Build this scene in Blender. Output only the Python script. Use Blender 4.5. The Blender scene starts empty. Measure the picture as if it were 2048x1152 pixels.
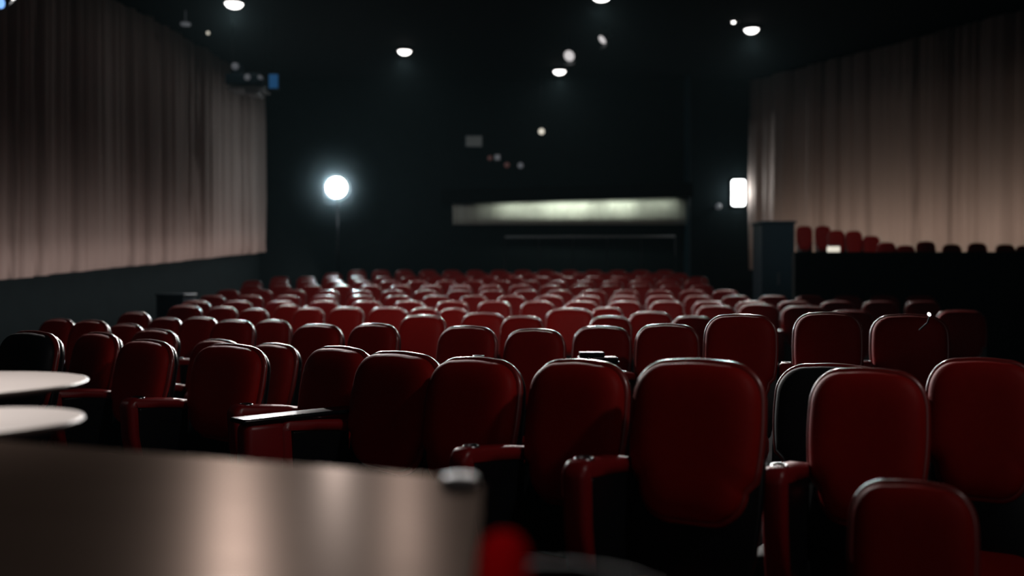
import bpy, bmesh, math, random
from mathutils import Vector, Matrix
random.seed(7)
R = math.radians
S = bpy.context.scene
C = S.collection
F = 1900.0; H = 1.365; HZ = 576.0; CX = 1024.0

def at(px, py, Y):
    """world point at depth Y metres"""
    return Vector(((px - CX) * Y / F, Y, H - (py - HZ) * Y / F))

# ------------------------------------------------------------------ materials
def mat(name, col, rough=0.5, metal=0.0, spec=0.5, coat=0.0, sheen=0.0, emis=None, estr=0.0,
        noise=0.0, nscale=40.0, bump=0.0, bscale=200.0, stretch=None):
    m = bpy.data.materials.new(name); m.use_nodes = True
    nt = m.node_tree; b = nt.nodes['Principled BSDF']
    b.inputs['Base Color'].default_value = (*col, 1)
    b.inputs['Roughness'].default_value = rough
    b.inputs['Metallic'].default_value = metal
    b.inputs['Specular IOR Level'].default_value = spec
    b.inputs['Coat Weight'].default_value = coat
    b.inputs['Coat Roughness'].default_value = 0.2
    b.inputs['Sheen Weight'].default_value = sheen
    b.inputs['Sheen Roughness'].default_value = 0.4
    if sheen: b.inputs['Sheen Tint'].default_value = (0.9, 0.15, 0.12, 1)
    if emis:
        b.inputs['Emission Color'].default_value = (*emis, 1)
        b.inputs['Emission Strength'].default_value = estr
    if noise or bump:
        tc = nt.nodes.new('ShaderNodeTexCoord'); mp = nt.nodes.new('ShaderNodeMapping')
        nt.links.new(tc.outputs['Object'], mp.inputs['Vector'])
        if stretch: mp.inputs['Scale'].default_value = stretch
    if noise:
        n = nt.nodes.new('ShaderNodeTexNoise'); n.inputs['Scale'].default_value = nscale
        n.inputs['Detail'].default_value = 4
        nt.links.new(mp.outputs[0], n.inputs['Vector'])
        mx = nt.nodes.new('ShaderNodeMix'); mx.data_type = 'RGBA'
        mx.inputs['A'].default_value = (*[c * (1 - noise) for c in col], 1)
        mx.inputs['B'].default_value = (*[min(1, c * (1 + noise)) for c in col], 1)
        nt.links.new(n.outputs['Fac'], mx.inputs['Factor'])
        nt.links.new(mx.outputs['Result'], b.inputs['Base Color'])
    if bump:
        n2 = nt.nodes.new('ShaderNodeTexNoise'); n2.inputs['Scale'].default_value = bscale
        nt.links.new(mp.outputs[0], n2.inputs['Vector'])
        bp = nt.nodes.new('ShaderNodeBump'); bp.inputs['Strength'].default_value = bump
        bp.inputs['Distance'].default_value = 0.002
        nt.links.new(n2.outputs['Fac'], bp.inputs['Height'])
        nt.links.new(bp.outputs[0], b.inputs['Normal'])
    return m

M_RED = mat('red_fabric', (0.38, 0.010, 0.007), 0.55, spec=0.16, noise=0.12, nscale=25, bump=0.25, bscale=350)
M_REDM = mat('red_matte_fabric', (0.36, 0.002, 0.004), 1.0, spec=0.0, noise=0.12, nscale=25)
M_GLEAM = mat('red_vinyl_gleam', (0.30, 0.014, 0.010), 0.38, spec=1.0, coat=0.8)
M_ARM = mat('red_vinyl_arm', (0.28, 0.010, 0.012), 0.36, spec=0.5, noise=0.08, nscale=18)
M_BLK = mat('black_plastic', (0.008, 0.009, 0.011), 0.26, spec=0.5, noise=0.2, nscale=12)
M_BLKF = mat('black_fabric', (0.010, 0.010, 0.012), 0.6, spec=0.3, bump=0.2)
M_STEEL = mat('brushed_steel', (0.55, 0.56, 0.58), 0.28, metal=1.0, noise=0.08, nscale=30)
M_BLKMET = mat('black_metal', (0.02, 0.02, 0.024), 0.35, metal=0.6, noise=0.15)
M_TABLE = mat('brown_lacquer_table', (0.045, 0.030, 0.023), 0.33, noise=0.18, nscale=3, stretch=(1, 10, 1))
def brown_lacquer(m):
    """dull bronze-brown lacquer: dark body with a brown-tinted sheen, faint streaks along the grain"""
    nt = m.node_tree; out = nt.nodes['Material Output']; nt.nodes.remove(nt.nodes['Principled BSDF'])
    g = nt.nodes.new('ShaderNodeBsdfGlossy'); g.inputs['Color'].default_value = (0.025, 0.019, 0.016, 1)
    d = nt.nodes.new('ShaderNodeBsdfDiffuse'); a = nt.nodes.new('ShaderNodeAddShader')
    mx = [n for n in nt.nodes if n.bl_idname == 'ShaderNodeMix'][0]; nt.links.new(mx.outputs['Result'], d.inputs['Color'])
    no = [n for n in nt.nodes if n.bl_idname == 'ShaderNodeTexNoise'][0]
    mr = nt.nodes.new('ShaderNodeMapRange'); mr.inputs['To Min'].default_value = 0.26; mr.inputs['To Max'].default_value = 0.31
    nt.links.new(no.outputs['Fac'], mr.inputs['Value']); nt.links.new(mr.outputs[0], g.inputs['Roughness'])
    nt.links.new(g.outputs[0], a.inputs[0]); nt.links.new(d.outputs[0], a.inputs[1]); nt.links.new(a.outputs[0], out.inputs['Surface'])
brown_lacquer(M_TABLE)
M_TOP = mat('pale_laminate_table', (0.60, 0.50, 0.45), 0.36, spec=0.7, noise=0.08, nscale=8)
M_CURT = mat('taupe_curtain', (0.42, 0.335, 0.305), 0.85, spec=0.1, noise=0.08, nscale=2, stretch=(6, 6, 0.3))
M_WALL = mat('dark_wall', (0.009, 0.015, 0.017), 0.9, spec=0.1, noise=0.2, nscale=3)
M_CEIL = mat('black_ceiling', (0.006, 0.007, 0.008), 0.9, spec=0.05, noise=0.2, nscale=3)
M_FLOOR = mat('black_carpet', (0.008, 0.008, 0.010), 0.95, spec=0.05, noise=0.4, nscale=60)
M_BAND = mat('pale_fabric_band', (0.50, 0.52, 0.46), 0.8, spec=0.1, noise=0.06, nscale=2, stretch=(4, 1, 0.5))
M_GREY = mat('grey_paint', (0.25, 0.27, 0.28), 0.5, noise=0.1)
M_WHITE = mat('white_paint', (0.75, 0.74, 0.74), 0.5, noise=0.05)
M_LENS = mat('lamp_lens', (0.9, 0.9, 0.9), 0.4, emis=(1, 0.97, 0.94), estr=5, noise=0.01)
M_FLOOD = mat('flood_lens', (0.9, 0.9, 0.9), 0.4, emis=(1, 0.98, 0.95), estr=11, noise=0.01)
M_WALLAMP = mat('wall_lamp_diffuser', (0.9, 0.9, 0.9), 0.4, emis=(0.95, 1, 1), estr=8, noise=0.01)
M_SPOTL = mat('spot_lens', (0.7, 0.7, 0.7), 0.4, emis=(1, 0.95, 0.95), estr=0.62, noise=0.01)
M_CREAM = mat('cream_glow', (0.8, 0.8, 0.7), 0.4, emis=(1, 0.93, 0.78), estr=0.8, noise=0.01)
M_DIM = mat('dim_glow', (0.4, 0.4, 0.42), 0.4, emis=(0.8, 0.85, 0.95), estr=0.07, noise=0.01)  # faint glow, also put on grille, projector lenses and ceiling disc
M_DIMRED = mat('dim_red_lens', (0.4, 0.2, 0.2), 0.4, emis=(1, 0.45, 0.4), estr=0.03, noise=0.01)
M_BLUE = mat('blue_lamp', (0.1, 0.2, 0.5), 0.4, emis=(0.03, 0.20, 0.50), estr=0.2, noise=0.01)
M_BLUEL = mat('blue_stage_lens', (0.1, 0.2, 0.5), 0.4, emis=(0.25, 0.5, 1.0), estr=1.2, noise=0.01)
M_NAVY = mat('navy_metal', (0.02, 0.06, 0.09), 0.5, noise=0.2)

# ------------------------------------------------------------------ helpers
def link(name, bm, m, parent=None, smooth=True, angle=None):
    me = bpy.data.meshes.new(name); bmesh.ops.recalc_face_normals(bm, faces=bm.faces); bm.to_mesh(me); bm.free()
    if smooth:
        for p in me.polygons: p.use_smooth = True
    me.materials.append(m)
    o = bpy.data.objects.new(name, me); C.objects.link(o)
    if parent: o.parent = parent
    return o
def tag(o, label, cat, group=None):
    o['label'] = label; o['category'] = cat
    if group: o['group'] = group
    return o
def thing(name, label, cat, loc=(0, 0, 0), rz=0, group=None):
    o = bpy.data.objects.new(name, None); C.objects.link(o)
    o.empty_display_size = 0.1
    o.location = loc; o.rotation_euler = (0, 0, rz)
    return tag(o, label, cat, group)
def struct(name, bm, m, smooth=False):
    o = link(name, bm, m, smooth=smooth); o['kind'] = 'structure'; return o
def box(bm, x0, x1, y0, y1, z0, z1, bev=0.0, seg=3, M=None):
    r = bmesh.ops.create_cube(bm, size=1.0); vs = r['verts']
    for v in vs:
        v.co = Vector(((x0 + x1) / 2 + v.co.x * (x1 - x0), (y0 + y1) / 2 + v.co.y * (y1 - y0), (z0 + z1) / 2 + v.co.z * (z1 - z0)))
    if bev:
        es = list({e for v in vs for e in v.link_edges})
        rr = bmesh.ops.bevel(bm, geom=es, offset=bev, segments=seg, profile=0.5, affect='EDGES')
        vs = list({v for f in rr['faces'] for v in f.verts} | {v for v in vs if v.is_valid})
    if M is not None:
        for v in vs: v.co = M @ v.co
    return vs
def lathe(bm, prof, n=32, M=None):
    """prof: list of (r, z); axis Z"""
    rings = []
    for r, z in prof:
        if r < 1e-6: rings.append([bm.verts.new((0, 0, z))])
        else: rings.append([bm.verts.new((r * math.cos(2 * math.pi * i / n), r * math.sin(2 * math.pi * i / n), z)) for i in range(n)])
    for a, b in zip(rings, rings[1:]):
        for i in range(n):
            j = (i + 1) % n
            if len(a) == 1 and len(b) == 1: continue
            if len(a) == 1: bm.faces.new((a[0], b[i], b[j]))
            elif len(b) == 1: bm.faces.new((a[i], a[j], b[0]))
            else: bm.faces.new((a[i], a[j], b[j], b[i]))
    if M is not None:
        for rg in rings:
            for v in rg: v.co = M @ v.co
def tube(bm, pts, r, n=8, closed=False):
    pts = [Vector(p) for p in pts]; N = len(pts); rings = []
    for i, p in enumerate(pts):
        a = pts[(i - 1) % N] if (closed or i > 0) else pts[i]
        b = pts[(i + 1) % N] if (closed or i < N - 1) else pts[i]
        t = (b - a).normalized()
        up = Vector((0, 1, 0)) if abs(t.y) < 0.9 else Vector((0, 0, 1))
        s = t.cross(up).normalized(); u = s.cross(t).normalized()
        rings.append([bm.verts.new(p + r * (math.cos(2 * math.pi * k / n) * s + math.sin(2 * math.pi * k / n) * u)) for k in range(n)])
    L = N if closed else N - 1
    for i in range(L):
        A = rings[i]; B = rings[(i + 1) % N]
        for k in range(n): bm.faces.new((A[k], A[(k + 1) % n], B[(k + 1) % n], B[k]))
    if not closed:
        bm.faces.new(rings[0]); bm.faces.new(rings[-1])
def rot(axis, deg): return Matrix.Rotation(R(deg), 4, axis)
def T(x, y, z): return Matrix.Translation((x, y, z))

# ------------------------------------------------------------------ theatre seat
SH = 1.12        # height of the back's top
def outline(wb, wm, wt, h, rc, n=9, rb=0.05):
    """rounded, gently swelling trapezoid in (x, z), z 0..h, counter-clockwise"""
    def hw(z):
        t = z / h
        return (wb * (1 - t) * (1 - t) + 2 * wm * t * (1 - t) + wt * t * t) / 2
    P = []
    for i in range(n):
        a = -math.pi / 2 + math.pi / 2 * i / (n - 1)
        P.append((hw(0) - rb + rb * math.cos(a), rb + rb * math.sin(a)))
    for i in range(1, 8):
        z = rb + (h - rc - rb) * i / 8; P.append((hw(z), z))
    for i in range(n + 3):
        a = math.pi / 2 * i / (n + 2)
        P.append((hw(h - rc) - rc * 1.05 + rc * 1.05 * math.cos(a) ** 0.9, h - rc + rc * math.sin(a) ** 0.9 - 0.0))
    # slight crown along the top
    x_in = hw(h - rc) - rc * 1.05
    for i in range(1, 4):
        x = x_in * (1 - i / 3.0)
        P.append((x, h + 0.005 * (1 - (x / x_in) ** 2)))
    L = [(-x, z) for x, z in reversed(P) if x > 1e-6]
    return [p for p in P if p[0] >= -1e-9] + L
def pillow(bm, out, prof, M=None):
    """prof: (inset, y) rings, first and last get capped"""
    cx = 0; zs = [p[1] for p in out]; cz = (min(zs) + max(zs)) / 2
    hx = max(p[0] for p in out); hz = (max(zs) - min(zs)) / 2
    rings = []
    for ins, y in prof:
        sx = (hx - ins) / hx; sz = (hz - ins) / hz
        rings.append([bm.verts.new((x * sx, y, cz + (z - cz) * sz)) for x, z in out])
    n = len(out)
    for a, b in zip(rings, rings[1:]):
        for i in range(n): bm.faces.new((a[i], a[(i + 1) % n], b[(i + 1) % n], b[i]))
    bm.faces.new(rings[0]); bm.faces.new(rings[-1])
    if M is not None:
        for rg in rings:
            for v in rg: v.co = M @ v.co

BH = 0.72       # length of the backrest
REC = 11.0
MB = T(0, 0.0, SH) @ rot('X', -REC) @ T(0, 0, -BH - 0.008)   # local back frame, top stays over the origin
PH = 0.50       # the pad covers the upper part of the back only
MP = MB @ T(0, 0, BH - PH)
def back_pad_bm():
    bm = bmesh.new()
    o = outline(0.37, 0.525, 0.425, PH, 0.13, rb=0.11)
    pillow(bm, o, [(0.03, 0.0), (0.006, -0.001), (0.0, -0.012), (0.001, -0.030), (0.006, -0.046), (0.016, -0.058), (0.034, -0.068),
                   (0.065, -0.075), (0.10, -0.078), (0.15, -0.078)], MP)
    # lumbar swell
    return bm
def shell_bm():
    bm = bmesh.new()
    o = outline(0.42, 0.545, 0.447, BH + 0.006, 0.14)
    pillow(bm, o, [(0.008, 0.001), (0.0, 0.003), (-0.003, 0.012), (-0.001, 0.030), (0.008, 0.047), (0.03, 0.058), (0.08, 0.066), (0.15, 0.07)], MB)
    return bm
def gleam_rim_bm():  # added glossy tube that catches light along the pad edge
    bm = bmesh.new()
    o = outline(0.37, 0.525, 0.425, PH, 0.13, rb=0.11)
    cz = PH / 2
    tube(bm, [MP @ Vector((x * 1.008, 0.0, cz + (z - cz) * 1.006)) for x, z in o], 0.0155, 10, True)
    return bm
def cushion_bm():
    bm = bmesh.new()
    Mc = T(0, -0.13, 0.425) @ rot('X', 94)      # outline lies flat, growing forward
    o = outline(0.40, 0.43, 0.42, 0.42, 0.07)
    # outline z axis -> forward (-y)
    Mf = Matrix(((1, 0, 0, 0), (0, 0, -1, -0.13), (0, -1, 0, 0.44), (0, 0, 0, 1)))
    pillow(bm, o, [(0.04, 0.11), (0.008, 0.105), (0.0, 0.085), (0.0, 0.03), (0.006, 0.012), (0.022, 0.002), (0.06, -0.008), (0.12, -0.012)], Mf)
    return bm
def under_bm():
    bm = bmesh.new()
    box(bm, -0.17, 0.17, -0.50, -0.16, 0.305, 0.332, 0.01)
    return bm
def pedestal_bm():
    bm = bmesh.new()
    box(bm, -0.055, 0.055, -0.34, -0.20, 0.025, 0.305, 0.012)
    box(bm, -0.13, 0.13, -0.42, -0.12, 0.0, 0.028, 0.008)
    return bm
AX = -0.262; AL = 0.46; AZ = 0.83
def arm_strip(bm, x0, x1, inset=0.0, th=0.05):
    """upholstered strip: over the top and down the front, rounded corner, in the y-z plane"""
    P = []; yb = -0.06; yf = -AL; zt = AZ; r = 0.05
    P.append((yb, zt - 0.03)); P.append((yb + -0.10, zt - 0.012))
    P.append((yf * 0.6, zt))
    for i in range(7):
        a = math.pi / 2 * i / 6
        P.append((yf + r - r * math.sin(a), zt + 0.012 - r + r * math.cos(a)))
    P.append((yf + 0.01, zt - 0.20)); P.append((yf + 0.04, zt - 0.36))
    I = []
    for k, (y, z) in enumerate(P):
        a = P[max(0, k - 1)]; b = P[min(len(P) - 1, k + 1)]
        d = Vector((b[0] - a[0], b[1] - a[1])).normalized()
        nrm = Vector((-d.y, d.x))          # towards the inside
        I.append((y - nrm.x * -th if False else y + nrm.x * th, z + nrm.y * th))
    sec = [(0.0, 0.35), (0.10, 0.08), (0.25, 0.0), (0.75, 0.0), (0.90, 0.08), (1.0, 0.35), (1.0, 1.0), (0.0, 1.0)]
    rings = []
    for (oy, oz), (iy, iz) in zip(P, I):
        rings.append([bm.verts.new((x0 + (x1 - x0) * u, oy + (iy - oy) * w, oz + (iz - oz) * w)) for u, w in sec])
    n = len(sec)
    for a, b in zip(rings, rings[1:]):
        for i in range(n): bm.faces.new((a[i], a[(i + 1) % n], b[(i + 1) % n], b[i]))
    bm.faces.new(rings[0]); bm.faces.new(rings[-1])
def arm_pad_bm(x=AX):
    bm = bmesh.new(); arm_strip(bm, x - 0.046, x + 0.046); return bm
def arm_panel_bm(x=AX):
    bm = bmesh.new()
    box(bm, x - 0.041, x + 0.041, -AL + 0.065, -0.10, 0.0, AZ - 0.045, 0.008)
    return bm
def cup_bm(x=AX):
    bm = bmesh.new()
    lathe(bm, [(0.020, 0.002), (0.026, 0.004), (0.027, 0.009), (0.032, 0.010), (0.034, 0.005), (0.034, 0.0)], 24, T(x, -AL + 0.085, AZ + 0.004))
    return bm

PARTS = {}
def seat_proto():
    root = bpy.data.objects.new('theater_seat', None); C.objects.link(root); root.empty_display_size = 0.1
    b = link('backrest', back_pad_bm(), M_RED, root)
    p = link('gleam_rim', gleam_rim_bm(), M_GLEAM, b)
    link('back_shell', shell_bm(), M_BLK, root)
    s = link('seat_cushion', cushion_bm(), M_RED, root)
    link('seat_pan', under_bm(), M_BLK, s, smooth=False)
    link('pedestal', pedestal_bm(), M_BLKMET, root, smooth=False)
    a = link('armrest', arm_pad_bm(), M_ARM, root)
    link('side_panel', arm_panel_bm(), M_BLK, a, smooth=False)
    link('cup_holder', cup_bm(), M_STEEL, a)
    return root
PROTO = seat_proto(); FIRST = [True]
def dup(o, parent=None, skip=()):
    if o.name.split('.')[0] in skip: return None
    c = o.copy(); C.objects.link(c); c.parent = parent
    for ch in list(CH[o.name]): dup(ch, c, skip)
    return c
CH = {}
def index(o):
    CH[o.name] = list(o.children)
    for c in o.children: index(c)
bpy.context.view_layer.update()
index(PROTO)
COUNT = {}
FEET = []
def seat(px, ytop, Y, yaw, w=None, label='', group=None, skip=(), dark=False, scale=1.0, z=None, rec=True, dot=0):
    X = (px - CX) * Y / F
    zz = (H - (ytop - HZ) * Y / F) - SH * scale if z is None else z
    sx = 1.0
    if w:
        sx = (w * Y / F) / (0.475 * math.cos(R(yaw - math.degrees(math.atan2(X, Y)))) + 0.07 * abs(math.sin(R(yaw))))
        sx = max(0.80, min(1.35, sx))
    if FIRST[0]: o = PROTO; FIRST[0] = False
    else: o = dup(PROTO, None, skip)
    o.location = (X, Y, zz); o.rotation_euler = (0, 0, -R(yaw)); o.scale = (sx * scale, scale, scale)
    o['label'] = label; o['category'] = 'seat'
    if group: o['group'] = group
    if dark:
        for ch in o.children:
            if ch.name.split('.')[0] in ('backrest', 'seat_cushion'):
                ch.data = ch.data.copy(); ch.data.materials[0] = M_BLKF
    if rec: FEET.append((X, Y, zz))
    return o

# ---- front rows, one by one
fr = [  # px, ytop, Y, yaw, w, label, kw
 (1400, 725, 3.13, 30, 272, 'largest red seat at front, broad back with a pale gleam along its top edge', {}),
 (1165, 725, 3.50, 36, 208, 'red front-row seat directly left of the largest gleaming seat', {}),
 (958, 720, 3.85, 38, 195, 'red seat with armless left side, behind the table corner with the white highlight disc', {'skip': ('armrest',)}),
 (806, 708, 4.25, 46, 186, 'turned red seat whose long black-topped arm reaches left above the big brown table', {}),
 (686, 697, 4.82, 48, 142, 'red seat with bright white top corner, behind the long horizontal arm', {}),
 (468, 692, 5.3, 40, 192, 'wide dark red seat left of centre with a lit spot on its right shoulder', {}),
 (301, 683, 5.75, 44, 116, 'narrow red seat between the two black armrest tops at left', {}),
 (203, 668, 6.3, 46, 96, 'dim red seat squeezed between black seat and narrow red seat at left', {}),
 (1738, 743, 3.25, 30, 232, 'wide dim red seat right of the largest seat, in front of a black seat', {}),
 (1965, 722, 3.6, 30, 215, 'very dark red seat cut by the right edge of the picture', {}),
]
for px, yt, Y, yw, w, lb, kw in fr:
    o = seat(px, yt, Y, yw, w, lb, 'seats in the front row', **kw)
    if px in (303, 203):          # these two have plain black arms
        for ch in o.children:
            if ch.name.startswith('armrest'): ch.data = ch.data.copy(); ch.data.materials[0] = M_BLK; ch['label'] = 'black armrest'
    if px in (806,):
        bm = bmesh.new(); box(bm, AX - 0.055, AX + 0.055, -0.64, -0.04, AZ + 0.008, AZ + 0.030, 0.009)
        a_ = link('arm_cap', bm, M_BLK, o); a_['label'] = 'long black arm top'
        bm = bmesh.new(); box(bm, AX - 0.045, AX + 0.045, -0.62, -AL + 0.03, AZ - 0.42, AZ + 0.008, 0.03)
        link('arm_bolster', bm, M_ARM, o)
seat(70, 666, 5.3, 40, 165, 'black upholstered seat with a chrome-bright corner at far left', 'black seats near the front', dark=True)
seat(1668, 733, 3.95, 32, 235, 'black seat with thin shiny rim behind the wide dim red seat', 'black seats near the front', dark=True, skip=('armrest',))
seat(1825, 968, 2.50, 26, 262, 'low blurred red seat nearest the camera at bottom right', None, scale=0.8, skip=('armrest',))

# ---- second row
second = [
 (315, 661, 7.2, 40, 92, 'second-row red seat with white gleaming top, behind the narrow seat at left', {}),
 (440, 682, 6.5, 44, 100, 'red seat peeping over the left half of the wide dark red seat', {}),
 (553, 690, 6.05, 44, 105, 'red seat with bright curved rim right behind the wide dark red seat', {}),
 (640, 651, 6.95, 34, 102, 'second-row red seat with thin pale top, above the bright-cornered front seat', {}),
 (752, 650, 6.55, 30, 102, 'second-row dim red seat without gleam, above the long black-topped arm', {}),
 (938, 655, 6.55, 26, 122, 'second-row red seat directly above the small black cup', {}),
 (1072, 661, 6.3, 22, 126, 'second-row round-topped red seat between the black cup and the black device', {}),
 (1205, 655, 6.8, 20, 120, 'second-row red seat right behind the flat black device', {}),
 (1335, 651, 6.3, 18, 130, 'second-row dark seat with pale top, behind the left edge of the largest seat', {}),
 (1482, 632, 5.7, 20, 146, 'tall dark red seat behind the right half of the largest seat', {}),
 (1655, 628, 5.9, 20, 136, 'tall dark red seat behind the black seat at right', {}),
 (1818, 632, 6.3, 22, 150, 'dark red seat with a tiny bright lamp at its top right corner', {}),
]
for px, yt, Y, yw, w, lb, kw in second: seat(px, yt, Y, yw, w, lb, 'seats in the second row', **kw)

# ---- third, fourth ... rows placed one by one: (px, ytop, w)
third = [(185, 643, 62), (255, 650, 56), (335, 637, 62), (402, 636, 66), (470, 642, 84), (548, 642, 74), (695, 616, 72) , (848, 632, 96),
         (968, 627, 92), (1046, 634, 90), (1140, 618, 98), (1221, 634, 52), (1302, 625, 92), (1386, 634, 62), (1517, 609, 82), (1608, 613, 92), (1700, 622, 90), (1920, 622, 95)]
Cc = [(2.8, .245), (3.13, .245), (3.6, .28), (4.1, .29), (4.6, .293), (6.5, .27), (8.6, .253), (12, .227), (15.6, .115), (18.3, -.01), (20.5, -.15), (23, -.35), (26, -.62)]
def clear(Y):
    for (a, ca), (b, cb) in zip(Cc, Cc[1:]):
        if Y <= b: return ca + (cb - ca) * (Y - a) / (b - a)
    return Cc[-1][1]
def depth(yt):
    lo, hi = 3.6, 26
    for _ in range(40):
        m = (lo + hi) / 2
        if HZ + F * clear(m) / m > yt: lo = m
        else: hi = m
    return lo
ORD = ['first', 'second', 'third', 'fourth', 'fifth', 'sixth', 'seventh', 'eighth', 'ninth', 'tenth', 'eleventh', 'twelfth', 'thirteenth',
       'fourteenth', 'fifteenth', 'sixteenth', 'seventeenth', 'eighteenth', 'nineteenth', 'twentieth', 'twenty-first', 'twenty-second',
       'twenty-third', 'twenty-fourth', 'twenty-fifth', 'twenty-sixth', 'twenty-seventh', 'twenty-eighth', 'twenty-ninth', 'thirtieth',
       'thirty-first', 'thirty-second', 'thirty-third', 'thirty-fourth', 'thirty-fifth']
def put_row(lst, rowname, group, yawf, jit=0.0):
    for i, (px, yt, w) in enumerate(sorted(lst)):
        Y = depth(yt)
        X = (px - CX) * Y / F
        # keep clear of seats already standing near the same spot
        for _ in range(12):
            ok = True
            for (fx, fy, fz) in FEET:
                dx, dy = X - fx, Y - fy
                if dx * dx + dy * dy < 0.36:
                    ok = False
            if ok: break
            Y += 0.12; X = (px - CX) * Y / F
        yw = yawf(px) + random.uniform(-jit, jit)
        seat(px, yt, Y, yw, w, 'red seat in the %s row from the front, %s from the left' % (rowname, ORD[i]), group)
put_row(third, 'third', 'seats in the third row', lambda px: 26 - (px - 300) * 0.008, 3)
fourth = [(120, 640, 60), (272, 626, 48), (372, 612, 66), (447, 615, 60), (510, 619, 56), (578, 611, 50), (620, 617, 62),
          (778, 616, 82), (850, 617, 62), (908, 618, 62), (1215, 616, 60), (1432, 612, 80)]
put_row(fourth, 'fourth', 'seats in the fourth row', lambda px: 22 - (px - 300) * 0.008, 3)
rows = [(603, 345, 1960, 'fifth'), (592, 385, 1945, 'sixth'), (581, 420, 1900, 'seventh'), (571, 470, 1830, 'eighth'),
        (562, 475, 1750, 'ninth'), (554, 533, 1690, 'tenth'), (547, 640, 1640, 'eleventh'), (541, 690, 1400, 'twelfth')]
for k, (yt, x0, x1, nm) in enumerate(rows):
    OTHER = list(FEET)
    Y = depth(yt); zf = H - (yt - HZ) * Y / F - SH
    pitch = 0.60
    X0 = (x0 - CX) * Y / F; X1 = (x1 - CX) * Y / F
    n = int((X1 - X0) / pitch)
    cnt = -1
    for i in range(n):
        X = X0 + (i + 0.5) * pitch + random.uniform(-0.006, 0.006)
        px = CX + X * F / Y
        # rows swing slightly away at the right, rise a touch with it
        Yi = Y + 0.02 * abs(X) + random.uniform(-0.015, 0.015)
        zi = zf
        if X > 4.3 and Yi > 15.8: continue
        if any((X - a) ** 2 + (Yi - b) ** 2 < 0.36 for a, b, c in OTHER): continue
        if k < 2 and False: continue
        cnt += 1
        o = seat(CX + X * F / Yi, 0, Yi, 11 - 4 * X / 6 + random.uniform(-1.2, 1.2), None,
                 'red seat in the %s row from the front, %s from the left' % (nm, ORD[cnt]), 'seats in the %s row' % nm, z=zi,
                 skip=('cup_holder', 'seat_pan') if k > 2 else ())

# ------------------------------------------------------------------ room shell
BY = 28.0; CZ = 7.5
# floor: gently dished and raked carpet that carries every seat
bm = bmesh.new()
xs = [-12 + 0.3 * i for i in range(int(26 / 0.3) + 1)]; ys = [-8.0, -6.0, -4.0, -2.0, 0.0] + [1.0 + 0.3 * i for i in range(int(28 / 0.3) + 1)]
def floor_z(x, y):
    a = b = 0
    for fx, fy, fz in FEET:
        d = (x - fx) ** 2 + (y - fy) ** 2 + 0.01
        if d > 60: continue
        w = 1 / d ** 2.5; a += w * fz; b += w
    if b == 0: return 0.0
    return a / b - 0.004
near_z = 0.0
grid = [[bm.verts.new((x, y, floor_z(x, y) if y > 2.0 else -0.01)) for x in xs] for y in ys]
for r0, r1 in zip(grid, grid[1:]):
    for i in range(len(xs) - 1): bm.faces.new((r0[i], r0[i + 1], r1[i + 1], r1[i]))
struct('floor', bm, M_FLOOR, smooth=True)
bm = bmesh.new(); box(bm, -13, 15, -8.2, BY + 0.4, CZ, CZ + 0.2); struct('ceiling', bm, M_CEIL)
bm = bmesh.new(); box(bm, -13, 15, BY, BY + 0.3, -0.5, CZ); struct('wall_back', bm, M_WALL)
bm = bmesh.new(); box(bm, -13, 15, -8.3, -8.0, -0.5, CZ); struct('wall_front', bm, M_WALL)
def wall_line(name, p0, p1, p2, t):
    bm = bmesh.new()
    for a, b in ((p0, p1), (p1, p2)):
        d = Vector((b[0] - a[0], b[1] - a[1], 0)).normalized(); n = Vector((d.y, -d.x, 0)) * t
        q = [Vector((*a, 0)), Vector((*b, 0)), Vector((*b, 0)) + n, Vector((*a, 0)) + n]
        lo = [bm.verts.new((v.x, v.y, -0.5)) for v in q]; hi = [bm.verts.new((v.x, v.y, CZ)) for v in q]
        bm.faces.new(lo); bm.faces.new(hi)
        for i in range(4): bm.faces.new((lo[i], lo[(i + 1) % 4], hi[(i + 1) % 4], hi[i]))
    return struct(name, bm, M_WALL)
LW = ((-7.45, BY), (-9.3, 14.0), (-9.3, -8.0)); RW = ((7.1, BY), (13.4, 17.0), (13.4, -8.0))
wall_line('wall_left', *LW, -0.25 if False else 0.25)
wall_line('wall_right', *RW, -0.25)

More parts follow.
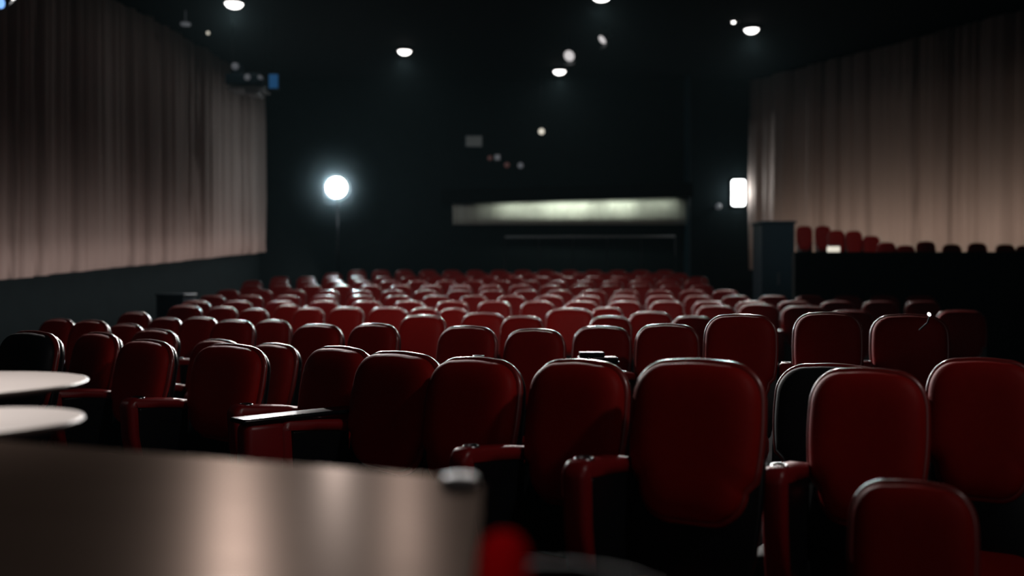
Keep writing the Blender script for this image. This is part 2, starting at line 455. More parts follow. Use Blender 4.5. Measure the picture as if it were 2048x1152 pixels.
def curtain(name, a, b, z0a, z0b, ztop, seed, label, side, amp=0.17, per=0.34):
    """hanging pleated drape from a to b (x,y); bottom height runs z0a -> z0b"""
    rnd = random.Random(seed)
    a = Vector(a); b = Vector(b); L = (b - a).length; d = (b - a) / L; n = Vector((-d.y, d.x)) * side
    # random pleat positions
    s = [0.0]
    while s[-1] < L: s.append(s[-1] + per * rnd.choice((0.3, 0.45, 0.8, 1.1, 1.6, 2.2)) * rnd.uniform(0.8, 1.2))
    depths = [rnd.uniform(0.35, 1.5) for _ in s]
    def off(x, h):
        for k in range(len(s) - 1):
            if s[k] <= x <= s[k + 1]:
                t = (x - s[k]) / (s[k + 1] - s[k])
                v = math.sin(math.pi * t) ** 0.55 * (depths[k] * (1 - 0.25 * h))
                v += 0.10 * math.sin(2 * math.pi * (3 * t)) * math.sin(math.pi * t)
                return amp * v
        return 0
    bm = bmesh.new(); nx = int(L / 0.035); hs = [0, 0.12, 0.3, 0.5, 0.75, 1.0]; cols = []
    for i in range(nx + 1):
        x = L * i / nx; base = z0a + (z0b - z0a) * x / L; col = []
        for h in hs:
            p = a + d * x + n * (0.06 + off(x + 0.03 * math.sin(3 * h + x), h))
            col.append(bm.verts.new((p.x, p.y, base + (ztop - base) * h)))
        cols.append(col)
    for c0, c1 in zip(cols, cols[1:]):
        for k in range(len(hs) - 1): bm.faces.new((c0[k], c1[k], c1[k + 1], c0[k + 1]))
    o = link(name, bm, M_CURT); m = o.modifiers.new('thick', 'SOLIDIFY'); m.thickness = 0.012; m.offset = 0
    tag(o, label, 'curtain', 'pleated wall curtains'); return o
curtain('wall_curtain', (-7.42, BY - 0.12), (-9.1, 14.6), 2.42, 1.38, CZ - 0.1, 3, 'taupe pleated curtain on the left wall with slanting lower edge', 1, per=0.30)
curtain('wall_curtain', (7.05, BY - 0.12), (13.2, 17.3), 1.9, 1.2, CZ - 0.1, 5, 'taupe pleated curtain at right behind the raised red seats', -1, amp=0.19, per=0.36)

# ------------------------------------------------------------------ raised terrace at right
steps = [(5.15, 6.7, 19.9, 22.5, 1.54), (6.1, 7.7, 18.4, 19.9, 1.38), (6.5, 11.6, 16.2, 18.4, 1.12)]
bm = bmesh.new()
for x0, x1, y0, y1, zz in steps: box(bm, x0, x1, y0, y1, -0.3, zz)
struct('floor_terrace', bm, M_FLOOR)
up = [(1571, 452, 20.6), (1608, 453, 20.6), (1645, 453, 20.6), (1672, 462, 19.3), (1707, 463, 19.3), (1742, 473, 19.3), (1772, 486, 17.4),
      (1810, 492, 17.4), (1851, 484, 17.4), (1903, 490, 17.4), (1954, 487, 17.4), (2010, 490, 17.4), (2050, 492, 17.4)]
for i, (px, yt, Y) in enumerate(up):
    zz = 1.54 if Y > 20 else (1.38 if Y > 19 else 1.12)
    if i in (8, 10): lab = 'bright-topped'
    X = (px - CX) * Y / F
    sc = (H - (yt - HZ) * Y / F - zz) / SH
    o = seat(px, yt, Y, 8, 46 if Y < 19 else 44, 'red seat on the raised terrace by the right curtain, %s from its left end' % ORD[i],
             'seats on the raised terrace', skip=('cup_holder', 'armrest', 'side_panel', 'seat_pan'), z=zz, rec=False)
    o.scale = (0.70, 0.85, sc)
t = thing('control_desk', 'tall dark green-black cabinet left of the raised seats under the bright wall lamp', 'cabinet', (4.98 + 0.33, 19.3, floor_z(5.3, 19.3)))
bm = bmesh.new(); box(bm, -0.33, 0.33, -0.35, 0.35, 0.0, 2.33, 0.01); link('cabinet_body', bm, M_NAVY, t, smooth=False)
bm = bmesh.new(); box(bm, -0.36, 0.36, -0.38, 0.38, 2.33, 2.38, 0.008); link('cabinet_top', bm, M_NAVY, t, smooth=False)
bm = bmesh.new(); box(bm, -0.29, 0.29, -0.365, -0.35, 0.2, 2.2, 0.004); d_ = link('door', bm, M_NAVY, t, smooth=False)
bm = bmesh.new(); box(bm, -0.012, 0.012, -0.39, -0.365, 1.1, 1.35, 0.004); link('handle', bm, M_STEEL, d_, smooth=False)
bm = bmesh.new(); box(bm, 4.75, 12.9, 15.95, 16.12, -0.3, 1.97); struct('trim_2', bm, M_WALL)
p = at(1667, 487, 16.03)
t = thing('white_box', 'small white box with painted-in glow on the dark parapet before the raised seats', 'box', (p.x, 16.03, 1.97))
bm = bmesh.new(); box(bm, -0.09, 0.09, -0.07, 0.07, 0.0, 0.09, 0.015); link('box_body', bm, M_CREAM, t)  # box body given its own glow to look brightly lit
bm = bmesh.new(); box(bm, -0.095, 0.095, -0.075, 0.075, 0.09, 0.11, 0.009); link('lid', bm, M_WHITE, t)

# low dark half-wall box at left behind the seats
p = at(370, 588, 15.0)
t = thing('equipment_cabinet', 'low dark teal cabinet standing by the left wall behind the seats', 'cabinet', (p.x - 0.35, 15.6, 0.0))
bm = bmesh.new(); box(bm, -0.22, 0.22, -0.3, 0.3, 0.0, p.z - 0.03, 0.01); link('cabinet_body', bm, M_NAVY, t, smooth=False)
bm = bmesh.new(); box(bm, -0.24, 0.24, -0.32, 0.32, p.z - 0.03, p.z, 0.006); link('cabinet_top', bm, M_NAVY, t, smooth=False)

# ------------------------------------------------------------------ booth opening with the lit pale band
ang = -1.6
bc = at(1140, 424, 27.6)
t = thing('lit_valance', 'long pale fabric band glowing across the dark back wall', 'valance', (bc.x, 27.72, bc.z))
bm = bmesh.new()
x0 = at(905, 0, 27.6).x - bc.x; x1 = at(1374, 0, 27.6).x - bc.x
N = 240; cols = []
for i in range(N + 1):
    x = x0 + (x1 - x0) * i / N
    yy = 0.012 * math.sin(x * 9) + 0.004 * math.sin(x * 23 + 1)
    dz = math.tan(R(-ang)) * x
    cols.append([bm.verts.new((x, yy, dz * (1.0 if k else 0.0) + z)) for k, z in ((0, -0.36), (0, -0.12), (1, 0.12), (1, 0.36))])
for a, b in zip(cols, cols[1:]):
    for k in range(3): bm.faces.new((a[k], b[k], b[k + 1], a[k + 1]))
o = link('pale_fabric', bm, M_BAND, t); sm = o.modifiers.new('thick', 'SOLIDIFY'); sm.thickness = 0.02
bm = bmesh.new(); Mx = rot('Y', ang)
box(bm, x0 - 0.3, x1 + 0.12, -0.52, 0.1, 0.37, 0.72, 0.01, M=Mx); link('pelmet', bm, M_CEIL, t, smooth=False)
bm = bmesh.new(); box(bm, x0 - 0.3, x1 + 0.12, -0.52, -0.50, 0.30, 0.38, 0.0, M=Mx); link('pelmet_lip', bm, M_CEIL, t, smooth=False)
q = at(1378, 290, 27.4); q2 = at(1378, 505, 27.4)
bm = bmesh.new(); box(bm, q.x - 0.03, q.x + 0.03, 27.3, 28.0, 0.0, CZ, 0.01); struct('trim_1', bm, M_NAVY)
# rail
ra = at(1010, 474, 27.0); rb = at(1350, 473, 27.0)
t = thing('balcony_rail', 'thin dull metal handrail running beneath the glowing band', 'rail', ((ra.x + rb.x) / 2, 27.0, 0.7))
bm = bmesh.new(); hl = (rb.x - ra.x) / 2; tube(bm, [(-hl, 0, ra.z - 0.7), (hl, 0, rb.z - 0.7)], 0.03, 10); link('handrail', bm, M_GREY, t)
for k in range(6):
    x = -hl + 2 * hl * k / 5
    bm = bmesh.new(); tube(bm, [(x, 0, 0.0), (x, 0, ra.z - 0.70)], 0.015, 8); link('post', bm, M_BLKMET, t)

# ------------------------------------------------------------------ lamps
def light(name, kind, loc, energy, col=(1, 1, 1), size=0.1, target=None, **kw):
    l = bpy.data.lights.new(name, kind); l.energy = energy; l.color = col
    if kind == 'AREA':
        l.shape = 'RECTANGLE'; l.size = size; l.size_y = kw.get('size_y', size)
    elif kind in ('POINT', 'SPOT'): l.shadow_soft_size = size
    if kind == 'SPOT': l.spot_size = R(kw.get('cone', 60)); l.spot_blend = kw.get('blend', 0.6)
    o = bpy.data.objects.new(name, l); C.objects.link(o); o.location = loc
    if target is not None: o.rotation_euler = (Vector(target) - Vector(loc)).to_track_quat('-Z', 'Y').to_euler()
    return o
DL = [(468, 11, 36, 'leftmost round white ceiling downlight, bright and large', 0),
      (809, 105, 27, 'round white ceiling downlight above left of the booth, alone', 0),
      (1119, 145, 25, 'lowest round white downlight below the square spotlight', 0),
      (1503, 62, 29, 'round white downlight at right beside a thin curved cable', 0),
      (1203, -3, 38, 'white downlight cut by the top edge of the picture', 0)]
DLP = []
for px, py, w, lb, _ in DL:
    Y = (CZ - 0.10 - H) * F / (HZ - py); p = at(px, py, Y); rr = w * Y / F / 2
    t = thing('ceiling_downlight', lb, 'ceiling light', (p.x, Y, CZ), 0, 'ceiling downlights')
    bm = bmesh.new(); lathe(bm, [(rr * 0.98, -0.06), (rr * 1.04, -0.075), (rr * 1.12, -0.06), (rr * 1.14, 0.0)], 40); link('trim_ring', bm, M_BLKMET, t)
    bm = bmesh.new(); lathe(bm, [(rr * 0.98, -0.05), (rr * 0.93, -0.085), (rr * 0.7, -0.13), (rr * 0.35, -0.155), (0, -0.16)], 40); link('lens', bm, M_LENS, t)
    DLP.append((p.x, Y, CZ - 0.3))
# floodlight on a stand
p = at(673, 375, 26.6)
t = thing('floodlight', 'dazzling round floodlight on a tall thin stand before the back wall', 'floodlight', (p.x, 26.6, floor_z(p.x, 26.6)))
hz = p.z - t.location.z
bm = bmesh.new(); lathe(bm, [(0.0, 0.0), (0.33, 0.0), (0.34, 0.05), (0.34, 0.3), (0.2, 0.5), (0, 0.52)], 40, T(0, 0.0, hz) @ rot('X', -90)); link('housing', bm, M_BLKMET, t)
bm = bmesh.new(); lathe(bm, [(0.29, -0.002), (0.24, -0.045), (0.12, -0.075), (0, -0.08)], 40, T(0, 0.0, hz) @ rot('X', -90)); link('lens', bm, M_FLOOD, t)
bm = bmesh.new(); tube(bm, [(-0.37, 0.2, hz), (-0.37, 0.2, hz - 0.42), (0.37, 0.2, hz - 0.42), (0.37, 0.2, hz)], 0.02, 8); link('yoke', bm, M_BLKMET, t)
bm = bmesh.new(); tube(bm, [(0, 0.2, 0.5), (0, 0.2, hz - 0.42)], 0.03, 12); link('pole', bm, M_BLKMET, t)
for k in range(3):
    a = R(90 + 120 * k); bm = bmesh.new(); tube(bm, [(0, 0.2, 0.7), (0.55 * math.cos(a), 0.2 + 0.55 * math.sin(a), 0.02)], 0.02, 8); link('leg', bm, M_BLKMET, t)
FL = (p.x, 26.42, p.z)
# wall lamp
p = at(1476, 386, 27.9)
t = thing('wall_lamp', 'bright white upright rectangular lamp at the right end of the back wall', 'wall lamp', (p.x, 28.0, p.z))
bm = bmesh.new(); box(bm, -0.23, 0.23, -0.08, 0.0, -0.42, 0.42, 0.03); link('back_plate', bm, M_BLKMET, t)
bm = bmesh.new(); box(bm, -0.19, 0.19, -0.24, -0.07, -0.38, 0.38, 0.06, 4); link('diffuser', bm, M_WALLAMP, t)
WL = (p.x, 27.6, p.z)
# small dim lamp left of it
def small_lamp(px, py, Y, r, m, label, name='indicator_lamp', cat='lamp', ceil=False):
    p = at(px, py, Y)
    t = thing(name, label, cat, tuple(p))
    bm = bmesh.new(); lathe(bm, [(0, -r), (r * .7, -r * .72), (r, -0.0), (r * .7, r * .72), (0, r)], 24); link('globe', bm, m, t)
    bm = bmesh.new()
    if ceil: tube(bm, [(0, 0, r * 0.9), (0, 0, CZ - p.z)], 0.008, 6)
    else: tube(bm, [(0, r * 0.8, 0), (0, BY - Y + 0.02, 0)], 0.03, 8)
    link('hanger' if ceil else 'bracket', bm, M_BLKMET, t)
    return t
small_lamp(1437, 413, 27.6, 0.09, M_DIM, 'small faint lamp just left of and below the bright wall lamp')
small_lamp(1083, 263, 27.0, 0.085, M_CREAM, 'single cream-white hanging globe lamp above the glowing band', 'pendant_lamp', 'lamp', True)
small_lamp(1467, 43, 21.9, 0.05, M_LENS, 'tiny white lamp left of the right-hand downlight', 'pendant_lamp', 'lamp', True)
small_lamp(416, 66, 22.0, 0.035, M_CREAM, 'tiny pinpoint lamp below the leftmost downlight', 'pendant_lamp', 'lamp', True)
small_lamp(980, 316, 27.5, 0.07, M_DIMRED, 'faintest brownish indicator lamp, left end of the four on the back wall')
small_lamp(1014, 330, 27.5, 0.08, M_DIMRED, 'dull reddish indicator lamp, between two grey ones on the back wall')
small_lamp(1041, 331, 27.5, 0.085, M_DIM, 'round grey indicator lamp, right end of the four on the back wall')
p = at(995, 316, 27.5)
t = thing('wall_speaker', 'tiny grey downward-pointing wall speaker beside the faint indicator lamps', 'speaker', tuple(p))
bm = bmesh.new(); box(bm, -0.09, 0.09, -0.08, 0.3, -0.08, 0.1, 0.02); link('speaker_body', bm, M_GREY, t)
bm = bmesh.new(); box(bm, -0.07, 0.07, -0.1, -0.06, -0.06, 0.08, 0.01); link('grille', bm, M_DIM, t)  # grille is no lamp but carries a faint glow
bm = bmesh.new(); tube(bm, [(0, 0.3, 0), (0, 0.5, 0)], 0.02, 6); link('bracket', bm, M_BLKMET, t)
p = at(948, 283, 27.4)
t = thing('wall_monitor', 'dim grey rectangular monitor high on the back wall, left of the globe lamp', 'monitor', tuple(p))
bm = bmesh.new(); box(bm, -0.25, 0.25, -0.05, 0.05, -0.17, 0.17, 0.015); link('case', bm, M_NAVY, t, smooth=False)
M_SCR = mat('dim_screen', (0.1, 0.12, 0.12), 0.3, emis=(0.55, 0.62, 0.60), estr=0.03, noise=0.3, nscale=6)
bm = bmesh.new(); box(bm, -0.23, 0.23, -0.058, -0.045, -0.15, 0.15, 0.004); link('screen', bm, M_SCR, t, smooth=False)
bm = bmesh.new(); box(bm, -0.04, 0.04, 0.05, 0.6, -0.04, 0.04, 0.0); link('bracket', bm, M_BLKMET, t, smooth=False)

# angled spotlights on the ceiling
def spotlight(px, py, Y, wd, ln, tilt, yawd, label):
    p = at(px, py, Y)
    t = thing('track_spotlight', label, 'spotlight', tuple(p), 0, 'angled ceiling spotlights')
    Mr = rot('Z', yawd) @ rot('X', tilt)
    bm = bmesh.new(); lathe(bm, [(0, ln), (wd * 0.55, ln), (wd * 0.7, ln * 0.6), (wd, 0.0), (wd * 0.94, 0.0), (wd * 0.9, 0.03)], 28, Mr); link('housing', bm, M_BLKMET, t)
    bm = bmesh.new(); lathe(bm, [(0, -0.005), (wd * 0.6, 0.0), (wd * 0.93, 0.015)], 28, Mr); link('lens', bm, M_SPOTL, t)
    bm = bmesh.new(); box(bm, -wd * 0.9, wd * 0.9, wd, wd * 1.06, -wd * 1.2, 0.0, 0.0, M=Mr @ rot('X', 18)); link('barn_door', bm, M_GREY, t, smooth=False)
    bm = bmesh.new(); tube(bm, [Mr @ Vector((-wd * 1.1, 0, ln * 0.4)), Mr @ Vector((-wd * 1.1, 0, ln * 1.2)), Vector((0, 0, max(0.2, CZ - p.z)))], 0.015, 8); link('yoke', bm, M_BLKMET, t)
    return t
spotlight(1138, 112, 23.2, 0.145, 0.34, -62, -28, 'squarish white spotlight head above the lowest downlight')
spotlight(1204, 80, 22.3, 0.12, 0.30, -50, -62, 'slim white spotlight seen nearly side-on, below the cut-off downlight')
a = at(1478, 44, 21.8); b = at(1515, 26, 22.4)
bm = bmesh.new(); tube(bm, [a.lerp(b, k / 8) + Vector((0, 0, 0.06 * math.sin(math.pi * k / 8))) for k in range(9)] + [Vector((b.x + 0.05, b.y, CZ))], 0.012, 8)
tag(link('cable', bm, M_GREY), 'thin curved cable hanging above the right-hand downlight', 'cable')
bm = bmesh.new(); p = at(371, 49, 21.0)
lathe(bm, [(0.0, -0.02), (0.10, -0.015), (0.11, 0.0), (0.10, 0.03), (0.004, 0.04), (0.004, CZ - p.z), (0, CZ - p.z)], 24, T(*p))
tag(link('smoke_detector', bm, M_DIM), 'faint flat grey disc hanging from the ceiling left of the pinpoint lamp', 'smoke detector')  # disc is no lamp but carries a faint glow

# ceiling projector cluster
p = at(502, 163, 21.5)
t = thing('ceiling_projector', 'dark blue ceiling-hung projector with small glinting lenses over the left curtain', 'projector', tuple(p))
bm = bmesh.new(); box(bm, -0.50, 0.30, -0.3, 0.3, -0.12, 0.13, 0.03); link('projector_body', bm, M_NAVY, t)
for x, z, r in ((0.0, 0.03, 0.07), (0.28, 0.03, 0.045), (-0.28, 0.28, 0.075)):
    bm = bmesh.new(); lathe(bm, [(0, -0.02), (r * .8, -0.01), (r, 0.03), (r * 1.05, 0.1)], 20, T(x, -0.33, z) @ rot('X', -90)); link('lens', bm, M_DIM, t)  # lens glints put into the material as a faint glow
bm = bmesh.new(); box(bm, -0.36, -0.20, -0.26, 0.1, 0.13, 0.36, 0.02); link('lamp_head', bm, M_NAVY, t)
bm = bmesh.new(); box(bm, -0.44, 0.36, -0.36, 0.3, -0.24, -0.20, 0.01); box(bm, -0.05, 0.24, -0.34, 0.2, -0.34, -0.24, 0.02); link('shelf', bm, M_GREY, t, smooth=False)
for x in (-0.42, 0.34):
    bm = bmesh.new(); tube(bm, [(x, 0, -0.22), (x, 0, CZ - p.z)], 0.015, 8); link('hanging_rod', bm, M_BLKMET, t)
p = at(547, 163, 21.3)
t = thing('blue_monitor', 'small upright glowing blue panel right of the ceiling projector', 'monitor', tuple(p))
bm = bmesh.new(); box(bm, -0.12, 0.12, 0.0, 0.06, -0.18, 0.18, 0.02); link('case', bm, M_NAVY, t, smooth=False)
bm = bmesh.new(); box(bm, -0.10, 0.10, -0.006, 0.004, -0.15, 0.16, 0.003); link('screen', bm, M_BLUE, t, smooth=False)
bm = bmesh.new(); tube(bm, [(0, 0.03, 0.17), (0, 0.03, CZ - p.z)], 0.012, 8); link('hanging_rod', bm, M_BLKMET, t)
# blue stage light at the top left corner
p = at(-6, 2, 12.0)
t = thing('blue_stage_light', 'blue stage light at the upper left corner of the picture', 'stage light', tuple(p))
Mr = rot('Z', -10) @ rot('X', -60)
bm = bmesh.new(); lathe(bm, [(0, 0.3), (0.07, 0.3), (0.1, 0.15), (0.115, 0.0), (0.105, 0.0), (0.10, 0.02)], 28, Mr); link('housing', bm, M_BLKMET, t)
bm = bmesh.new(); lathe(bm, [(0, 0.0), (0.06, 0.005), (0.1, 0.02)], 28, Mr); link('lens', bm, M_BLUEL, t)
bm = bmesh.new(); tube(bm, [(0, 0.1, 0.1), (0, 0.1, CZ - p.z)], 0.015, 8); link('hanging_rod', bm, M_BLKMET, t)
BL = p

# ------------------------------------------------------------------ foreground tables
TZ = 1.10
def at_z(px, py, z):
    Y = (H - z) * F / (py - HZ); return Vector(((px - CX) * Y / F, Y, z))
A_ = at_z(-120, 872, TZ); B_ = at_z(968, 958, TZ); D_ = at_z(938, 1250, TZ); E_ = at_z(-400, 1250, TZ)
E_ = Vector((A_.x - 0.15, D_.y - 0.05, TZ))
t = thing('counter_table', 'large blurred glossy brown table across the lower left foreground', 'table', ((A_.x + D_.x) / 2, (B_.y + D_.y) / 2, 0))
o3 = Vector(t.location)
def slab(pts, z0, z1, bev, rc=None):
    bm = bmesh.new(); P = []
    n = len(pts)
    for i in range(n):
        p, a, b = pts[i], pts[i - 1], pts[(i + 1) % n]
        r = (rc or [0.03] * n)[i]
        u = (a - p).normalized(); v = (b - p).normalized()
        for k in range(7):
            s = k / 6; P.append(p + u * r * (1 - s) ** 2 + v * r * s * s)
    lo = [bm.verts.new((q.x, q.y, z0)) for q in P]; hi = [bm.verts.new((q.x, q.y, z1)) for q in P]
    bm.faces.new(lo); f = bm.faces.new(hi)
    for i in range(len(P)): bm.faces.new((lo[i], lo[(i + 1) % len(P)], hi[(i + 1) % len(P)], hi[i]))
    bmesh.ops.bevel(bm, geom=list(f.edges), offset=bev, segments=3, profile=0.5, affect='EDGES')
    return bm
loc = [Vector((q.x - o3.x, q.y - o3.y, 0)) for q in (A_, B_, D_, E_)]
link('tabletop', slab(loc, TZ - 0.035, TZ, 0.006, [0.03, 0.05, 0.03, 0.03]), M_TABLE, t, smooth=False)
for q in loc:
    c = q * 0.86; bm = bmesh.new(); tube(bm, [(c.x, c.y, -0.01), (c.x, c.y, TZ - 0.035)], 0.022, 12); link('leg', bm, M_BLKMET, t)
dpt = at_z(932, 954, TZ)  # white disc made up to stand for a bright metal highlight
bm = bmesh.new(); lathe(bm, [(0, 0.0), (0.020, 0.0), (0.024, 0.003), (0.025, 0.009), (0.022, 0.012), (0.0, 0.013)], 32, T(dpt.x - 0.006, dpt.y - 0.05, TZ))
tag(link('highlight_disc', bm, M_WHITE), 'white disc standing for a metal highlight at far right corner of brown table', 'dish')

def round_table(px_tip, py, Y, r, z, label):
    x_tip = (px_tip - CX) * Y / F
    t = thing('round_table', label, 'table', (x_tip - r, Y, 0), 0, 'round pale tables at left')
    bm = bmesh.new(); lathe(bm, [(0, z - 0.022), (r * 0.9, z - 0.022), (r - 0.012, z - 0.016), (r, z - 0.006), (r - 0.003, z - 0.001), (r - 0.008, z), (r * 0.5, z), (0, z)], 96); link('tabletop', bm, M_TOP, t, smooth=False)
    bm = bmesh.new(); lathe(bm, [(0, z - 0.022), (0.06, z - 0.024), (0.03, z - 0.06), (0.03, 0.04), (0.05, 0.03)], 32); link('pedestal', bm, M_BLKMET, t)
    bm = bmesh.new(); lathe(bm, [(0.0, 0.035), (0.05, 0.032), (r * 0.6, 0.012), (r * 0.62, 0.0), (0, 0.0)], 48); link('base', bm, M_BLKMET, t)
round_table(152, 770, 2.75, 0.40, H - 190 * 2.75 / F, 'farther pale round table at left edge, upper of the two bright discs')
round_table(150, 840, 2.0, 0.225, H - 264 * 2.0 / F, 'nearer pale round table at left edge, lower of the two bright discs')

# bar chair close to the camera: red padded back, black arm
t = thing('bar_chair', 'blurred red padded chair with black arm rail at bottom centre, closest to camera', 'chair', (-0.008, 0.80, 0))
bm = bmesh.new()
box(bm, -0.024, 0.024, -0.16, 0.16, 0.72, 1.125, 0.022, 5); link('backrest', bm, M_REDM, t)
bm = bmesh.new(); box(bm, 0.03, 0.36, -0.17, 0.17, 0.66, 0.73, 0.03, 4); link('seat_cushion', bm, M_RED, t)
bm = bmesh.new()
tube(bm, [(0.026, 0.15, 1.08), (0.07, 0.158, 1.078), (0.12, 0.152, 1.072), (0.150, 0.13, 1.066), (0.155, 0.10, 1.06)], 0.011, 12)
tube(bm, [(0.155, 0.10, 1.06), (0.17, 0.13, 0.9), (0.18, 0.15, 0.69)], 0.010, 10)
link('arm_rail', bm, M_BLKF, t)
for sx in (0.06, 0.33):
    for sy in (-0.14, 0.14):
        bm = bmesh.new(); tube(bm, [(sx, sy, 0.67), (sx * 1.05, sy * 1.15, -0.01)], 0.014, 8); link('leg', bm, M_BLKMET, t)

# little black stands with the cup and the device between the first rows
def stand(px, py, Y, r, label):
    p = at(px, py, Y)
    fz = floor_z(p.x, Y)
    t = thing('side_stand', label, 'stand', (p.x, Y, fz)); z = p.z - fz
    bm = bmesh.new(); lathe(bm, [(0, z - 0.012), (r, z - 0.012), (r + 0.003, z - 0.006), (r, z), (0, z)], 40); link('tray', bm, M_BLK, t, smooth=False)
    bm = bmesh.new(); lathe(bm, [(0.014, z - 0.012), (0.014, 0.02), (0.10, 0.012), (0.105, 0.0), (0, 0)], 32); link('pole', bm, M_BLKMET, t, smooth=False)
    return p
p = stand(957, 722, 5.2, 0.07, 'slim black stand hidden behind the seats under the small black cup')
t = thing('black_cup', 'small black cup with pale rim showing above a front seat top', 'cup', (p.x, p.y, p.z))
bm = bmesh.new(); lathe(bm, [(0, 0), (0.025, 0), (0.029, 0.004), (0.031, 0.028), (0.026, 0.028), (0.024, 0.006), (0, 0.006)], 28); link('cup_body', bm, M_BLK, t)
bm = bmesh.new(); tube(bm, [(0.0305 * math.cos(R(10 * k)), 0.0305 * math.sin(R(10 * k)), 0.029) for k in range(36)], 0.0025, 6, True); link('rim', bm, M_STEEL, t)
p = stand(1195, 722, 5.2, 0.12, 'black stand hidden behind the seats under the flat black device')
t = thing('media_player', 'flat black electronic device with silver edges above a front seat top', 'device', (p.x, p.y, p.z))
bm = bmesh.new(); box(bm, -0.108, 0.108, -0.07, 0.07, 0.0, 0.024, 0.006); link('lower_case', bm, M_BLK, t, smooth=False)
bm = bmesh.new(); box(bm, -0.100, 0.035, -0.055, 0.06, 0.024, 0.050, 0.006); link('upper_case', bm, M_BLK, t, smooth=False)
bm = bmesh.new(); box(bm, -0.03, 0.10, -0.0735, -0.069, 0.019, 0.025, 0.001); link('silver_edge', bm, M_STEEL, t, smooth=False)
bm = bmesh.new(); lathe(bm, [(0, 0), (0.008, 0), (0.008, 0.006), (0, 0.007)], 16, T(-0.055, -0.07, 0.018) @ rot('X', 90)); link('knob', bm, M_STEEL, t)
# tiny clip lamp by the dark red seat at right
p = at(1849, 629, 6.0)
t = thing('clip_lamp', 'tiny bright reading lamp at the shoulder of a dark red seat at right', 'lamp', (p.x, 5.93, p.z))
bm = bmesh.new(); lathe(bm, [(0, -0.008), (0.006, -0.006), (0.009, 0.006), (0.004, 0.014), (0, 0.014)], 16, rot('Y', -30)); link('bulb', bm, M_WALLAMP, t)
bm = bmesh.new(); tube(bm, [(0.0, 0, -0.006), (-0.002, 0.02, -0.05), (-0.02, 0.10, -0.10)], 0.005, 8); link('stem', bm, M_BLKMET, t)

# ------------------------------------------------------------------ lighting
# ceiling downlights: real lamps behind the lenses
for i, (x, y, z) in enumerate(DLP):
    light('downlight', 'SPOT', (x, y, z), 3300 if i == 0 else 1900, (1, 0.94, 0.90), 0.14, (x * 0.1, 2.0, 1.0) if i == 0 else (x * 0.5, y - 12, 0), cone=70 if i == 0 else 58, blend=0.9)
light('flood', 'SPOT', FL, 4200, (0.95, 0.98, 1), 0.2, (0.5, 3, 0.6), cone=52, blend=0.9)
light('flood_spill', 'POINT', (FL[0], FL[1] - 0.1, FL[2]), 45, (0.85, 0.97, 1), 0.25)
light('wall_lamp_light', 'POINT', WL, 14, (0.9, 1, 1), 0.15)
# washes on the curtains
WARM = (1, 0.86, 0.82)
def strip(mid, t, xax, length, e, col, wd=0.25):
    """linear wash strip: shines along t, long side along xax"""
    o = light('curtain_wash', 'AREA', mid, e, col, length, None, size_y=wd)
    o.data.spread = R(128)
    z = -Vector(t).normalized(); x = Vector(xax); x = (x - z * x.dot(z)).normalized(); y = z.cross(x)
    m = Matrix((x, y, z)).transposed().to_4x4(); m.translation = Vector(mid); o.matrix_world = m
for px, e, ln in ((1020, 0.4, 1.8), (1090, 2.9, 2.6), (1180, 3.6, 2.6), (1285, 1.6, 2.0)):
    q = at(px, 399 - (px - 1140) * 0.027, 27.4)
    strip((q.x, 27.42, q.z - 0.03), (0, 0.35, -0.42), (1, 0, 0.027), ln, e * 1.5, (0.92, 1, 0.86), 0.06)
strip((-6.3, 20.6, 1.25), (-0.99, 0.13, 0.02), (0.131, 0.985, 0.07), 14.0, 56, WARM)
strip((8.35, 21.4, 2.25), (0.87, 0.50, 0.12), (-0.50, 0.87, 0.0), 10.0, 36, (1, 0.82, 0.68))
light('front_fill', 'AREA', (2.5, -7.0, 4.2), 18, (1, 0.9, 0.88), 9.0, (0, 10, 0.8), size_y=4.0)  # added broad fill from behind the camera; no screen is built
light('seat_fill', 'SPOT', (4.8, 0.0, 6.2), 215, (1, 0.90, 0.86), 0.25, (-0.7, 4.8, 0.9), cone=42, blend=1.0)  # unseen spot added to light the front seats from the right
light('seat_fill', 'SPOT', (0.0, -4.0, 6.6), 1900, (1, 0.92, 0.9), 0.25, (-0.6, 19.5, 1.2), cone=30, blend=1.0)  # second unseen spot, added to brighten the middle and rear rows
light('terrace_fill', 'SPOT', (3.0, 11.0, 7.0), 300, (1, 0.9, 0.85), 0.2, (6.6, 19.6, 2.3), cone=26, blend=1.0)  # unseen spot added to lift the dark terrace seats
light('table_fill', 'SPOT', (-5.5, 9.5, 7.2), 2300, (1, 0.9, 0.84), 0.15, (-1.4, 2.45, 1.1), cone=8, blend=1.0)  # unseen narrow spot added to brighten the two round tables
light('blue_beam', 'SPOT', BL + Vector((0, -0.05, -0.05)), 60, (0.3, 0.55, 1.0), 0.08, (-3, 14, 2), cone=40, blend=0.8)

w = bpy.data.worlds.new('world'); S.world = w; w.use_nodes = True
w.node_tree.nodes['Background'].inputs[0].default_value = (0.01, 0.012, 0.015, 1)
w.node_tree.nodes['Background'].inputs[1].default_value = 0.1

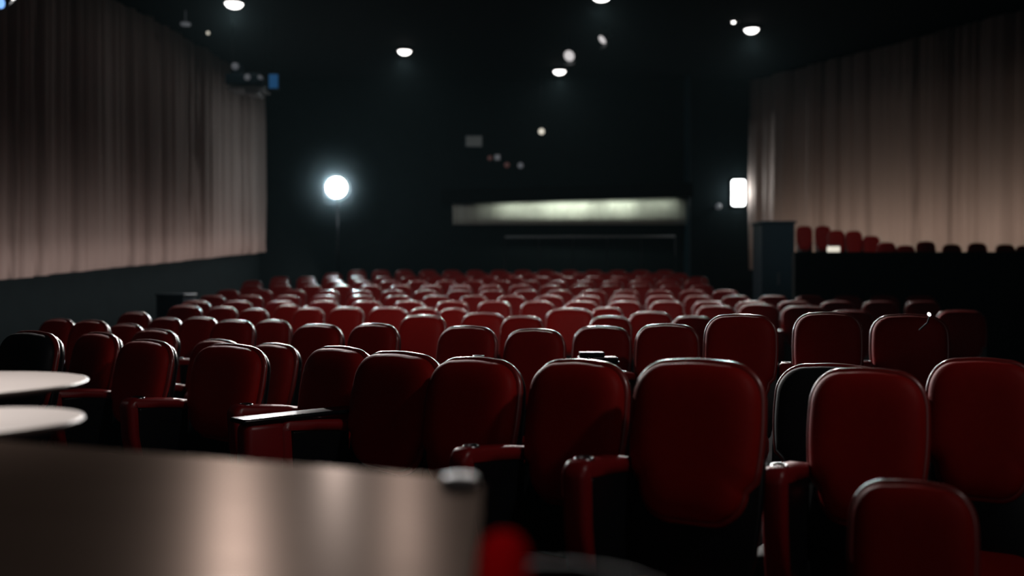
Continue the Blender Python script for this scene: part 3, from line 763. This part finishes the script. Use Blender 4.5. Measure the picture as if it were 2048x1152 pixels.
vo = w.node_tree.nodes.new('ShaderNodeVolumeScatter'); vo.inputs['Color'].default_value = (0.55, 0.9, 1.0, 1)
vo.inputs['Density'].default_value = 0.00014; vo.inputs['Anisotropy'].default_value = 0.4
w.node_tree.links.new(vo.outputs[0], w.node_tree.nodes['World Output'].inputs['Volume'])

def haze(loc, rad, dens, label):  # added haze ball, thinning outward to shape a halo round a lamp
    m = bpy.data.materials.new('halo_haze'); m.use_nodes = True; nt = m.node_tree; nt.nodes.clear()
    out = nt.nodes.new('ShaderNodeOutputMaterial'); v = nt.nodes.new('ShaderNodeVolumeScatter')
    v.inputs['Color'].default_value = (0.62, 0.88, 1.0, 1); v.inputs['Anisotropy'].default_value = 0.3
    tc = nt.nodes.new('ShaderNodeTexCoord'); ln = nt.nodes.new('ShaderNodeVectorMath'); ln.operation = 'LENGTH'
    nt.links.new(tc.outputs['Object'], ln.inputs[0])
    mr = nt.nodes.new('ShaderNodeMapRange'); mr.interpolation_type = 'SMOOTHERSTEP'
    mr.inputs['From Min'].default_value = 0.0; mr.inputs['From Max'].default_value = rad
    mr.inputs['To Min'].default_value = dens; mr.inputs['To Max'].default_value = 0.0
    nt.links.new(ln.outputs['Value'], mr.inputs['Value']); nt.links.new(mr.outputs[0], v.inputs['Density'])
    nt.links.new(v.outputs[0], out.inputs['Volume'])
    bm = bmesh.new(); bmesh.ops.create_icosphere(bm, subdivisions=3, radius=rad)
    o = link('halo_haze', bm, m); o.location = loc; o['kind'] = 'stuff'; tag(o, label, 'haze')
    return o
haze((FL[0], FL[1] - 0.1, FL[2]), 1.6, 0.075, 'added ball of bluish haze giving a halo around the dazzling floodlight')

# ------------------------------------------------------------------ camera
cam = bpy.data.cameras.new('camera'); co = bpy.data.objects.new('camera', cam); C.objects.link(co)
co.location = (0, 0, H); co.rotation_euler = (R(90), 0, 0)
cam.sensor_width = 36; cam.lens = 36 * F / 2048
cam.dof.use_dof = True; cam.dof.focus_distance = 4.6; cam.dof.aperture_fstop = 1.15
cam.clip_end = 200
S.camera = co
S.view_settings.view_transform = 'Standard'; S.view_settings.look = 'None'; S.view_settings.gamma = 1
S.view_settings.use_curve_mapping = False; S.view_settings.exposure = 0
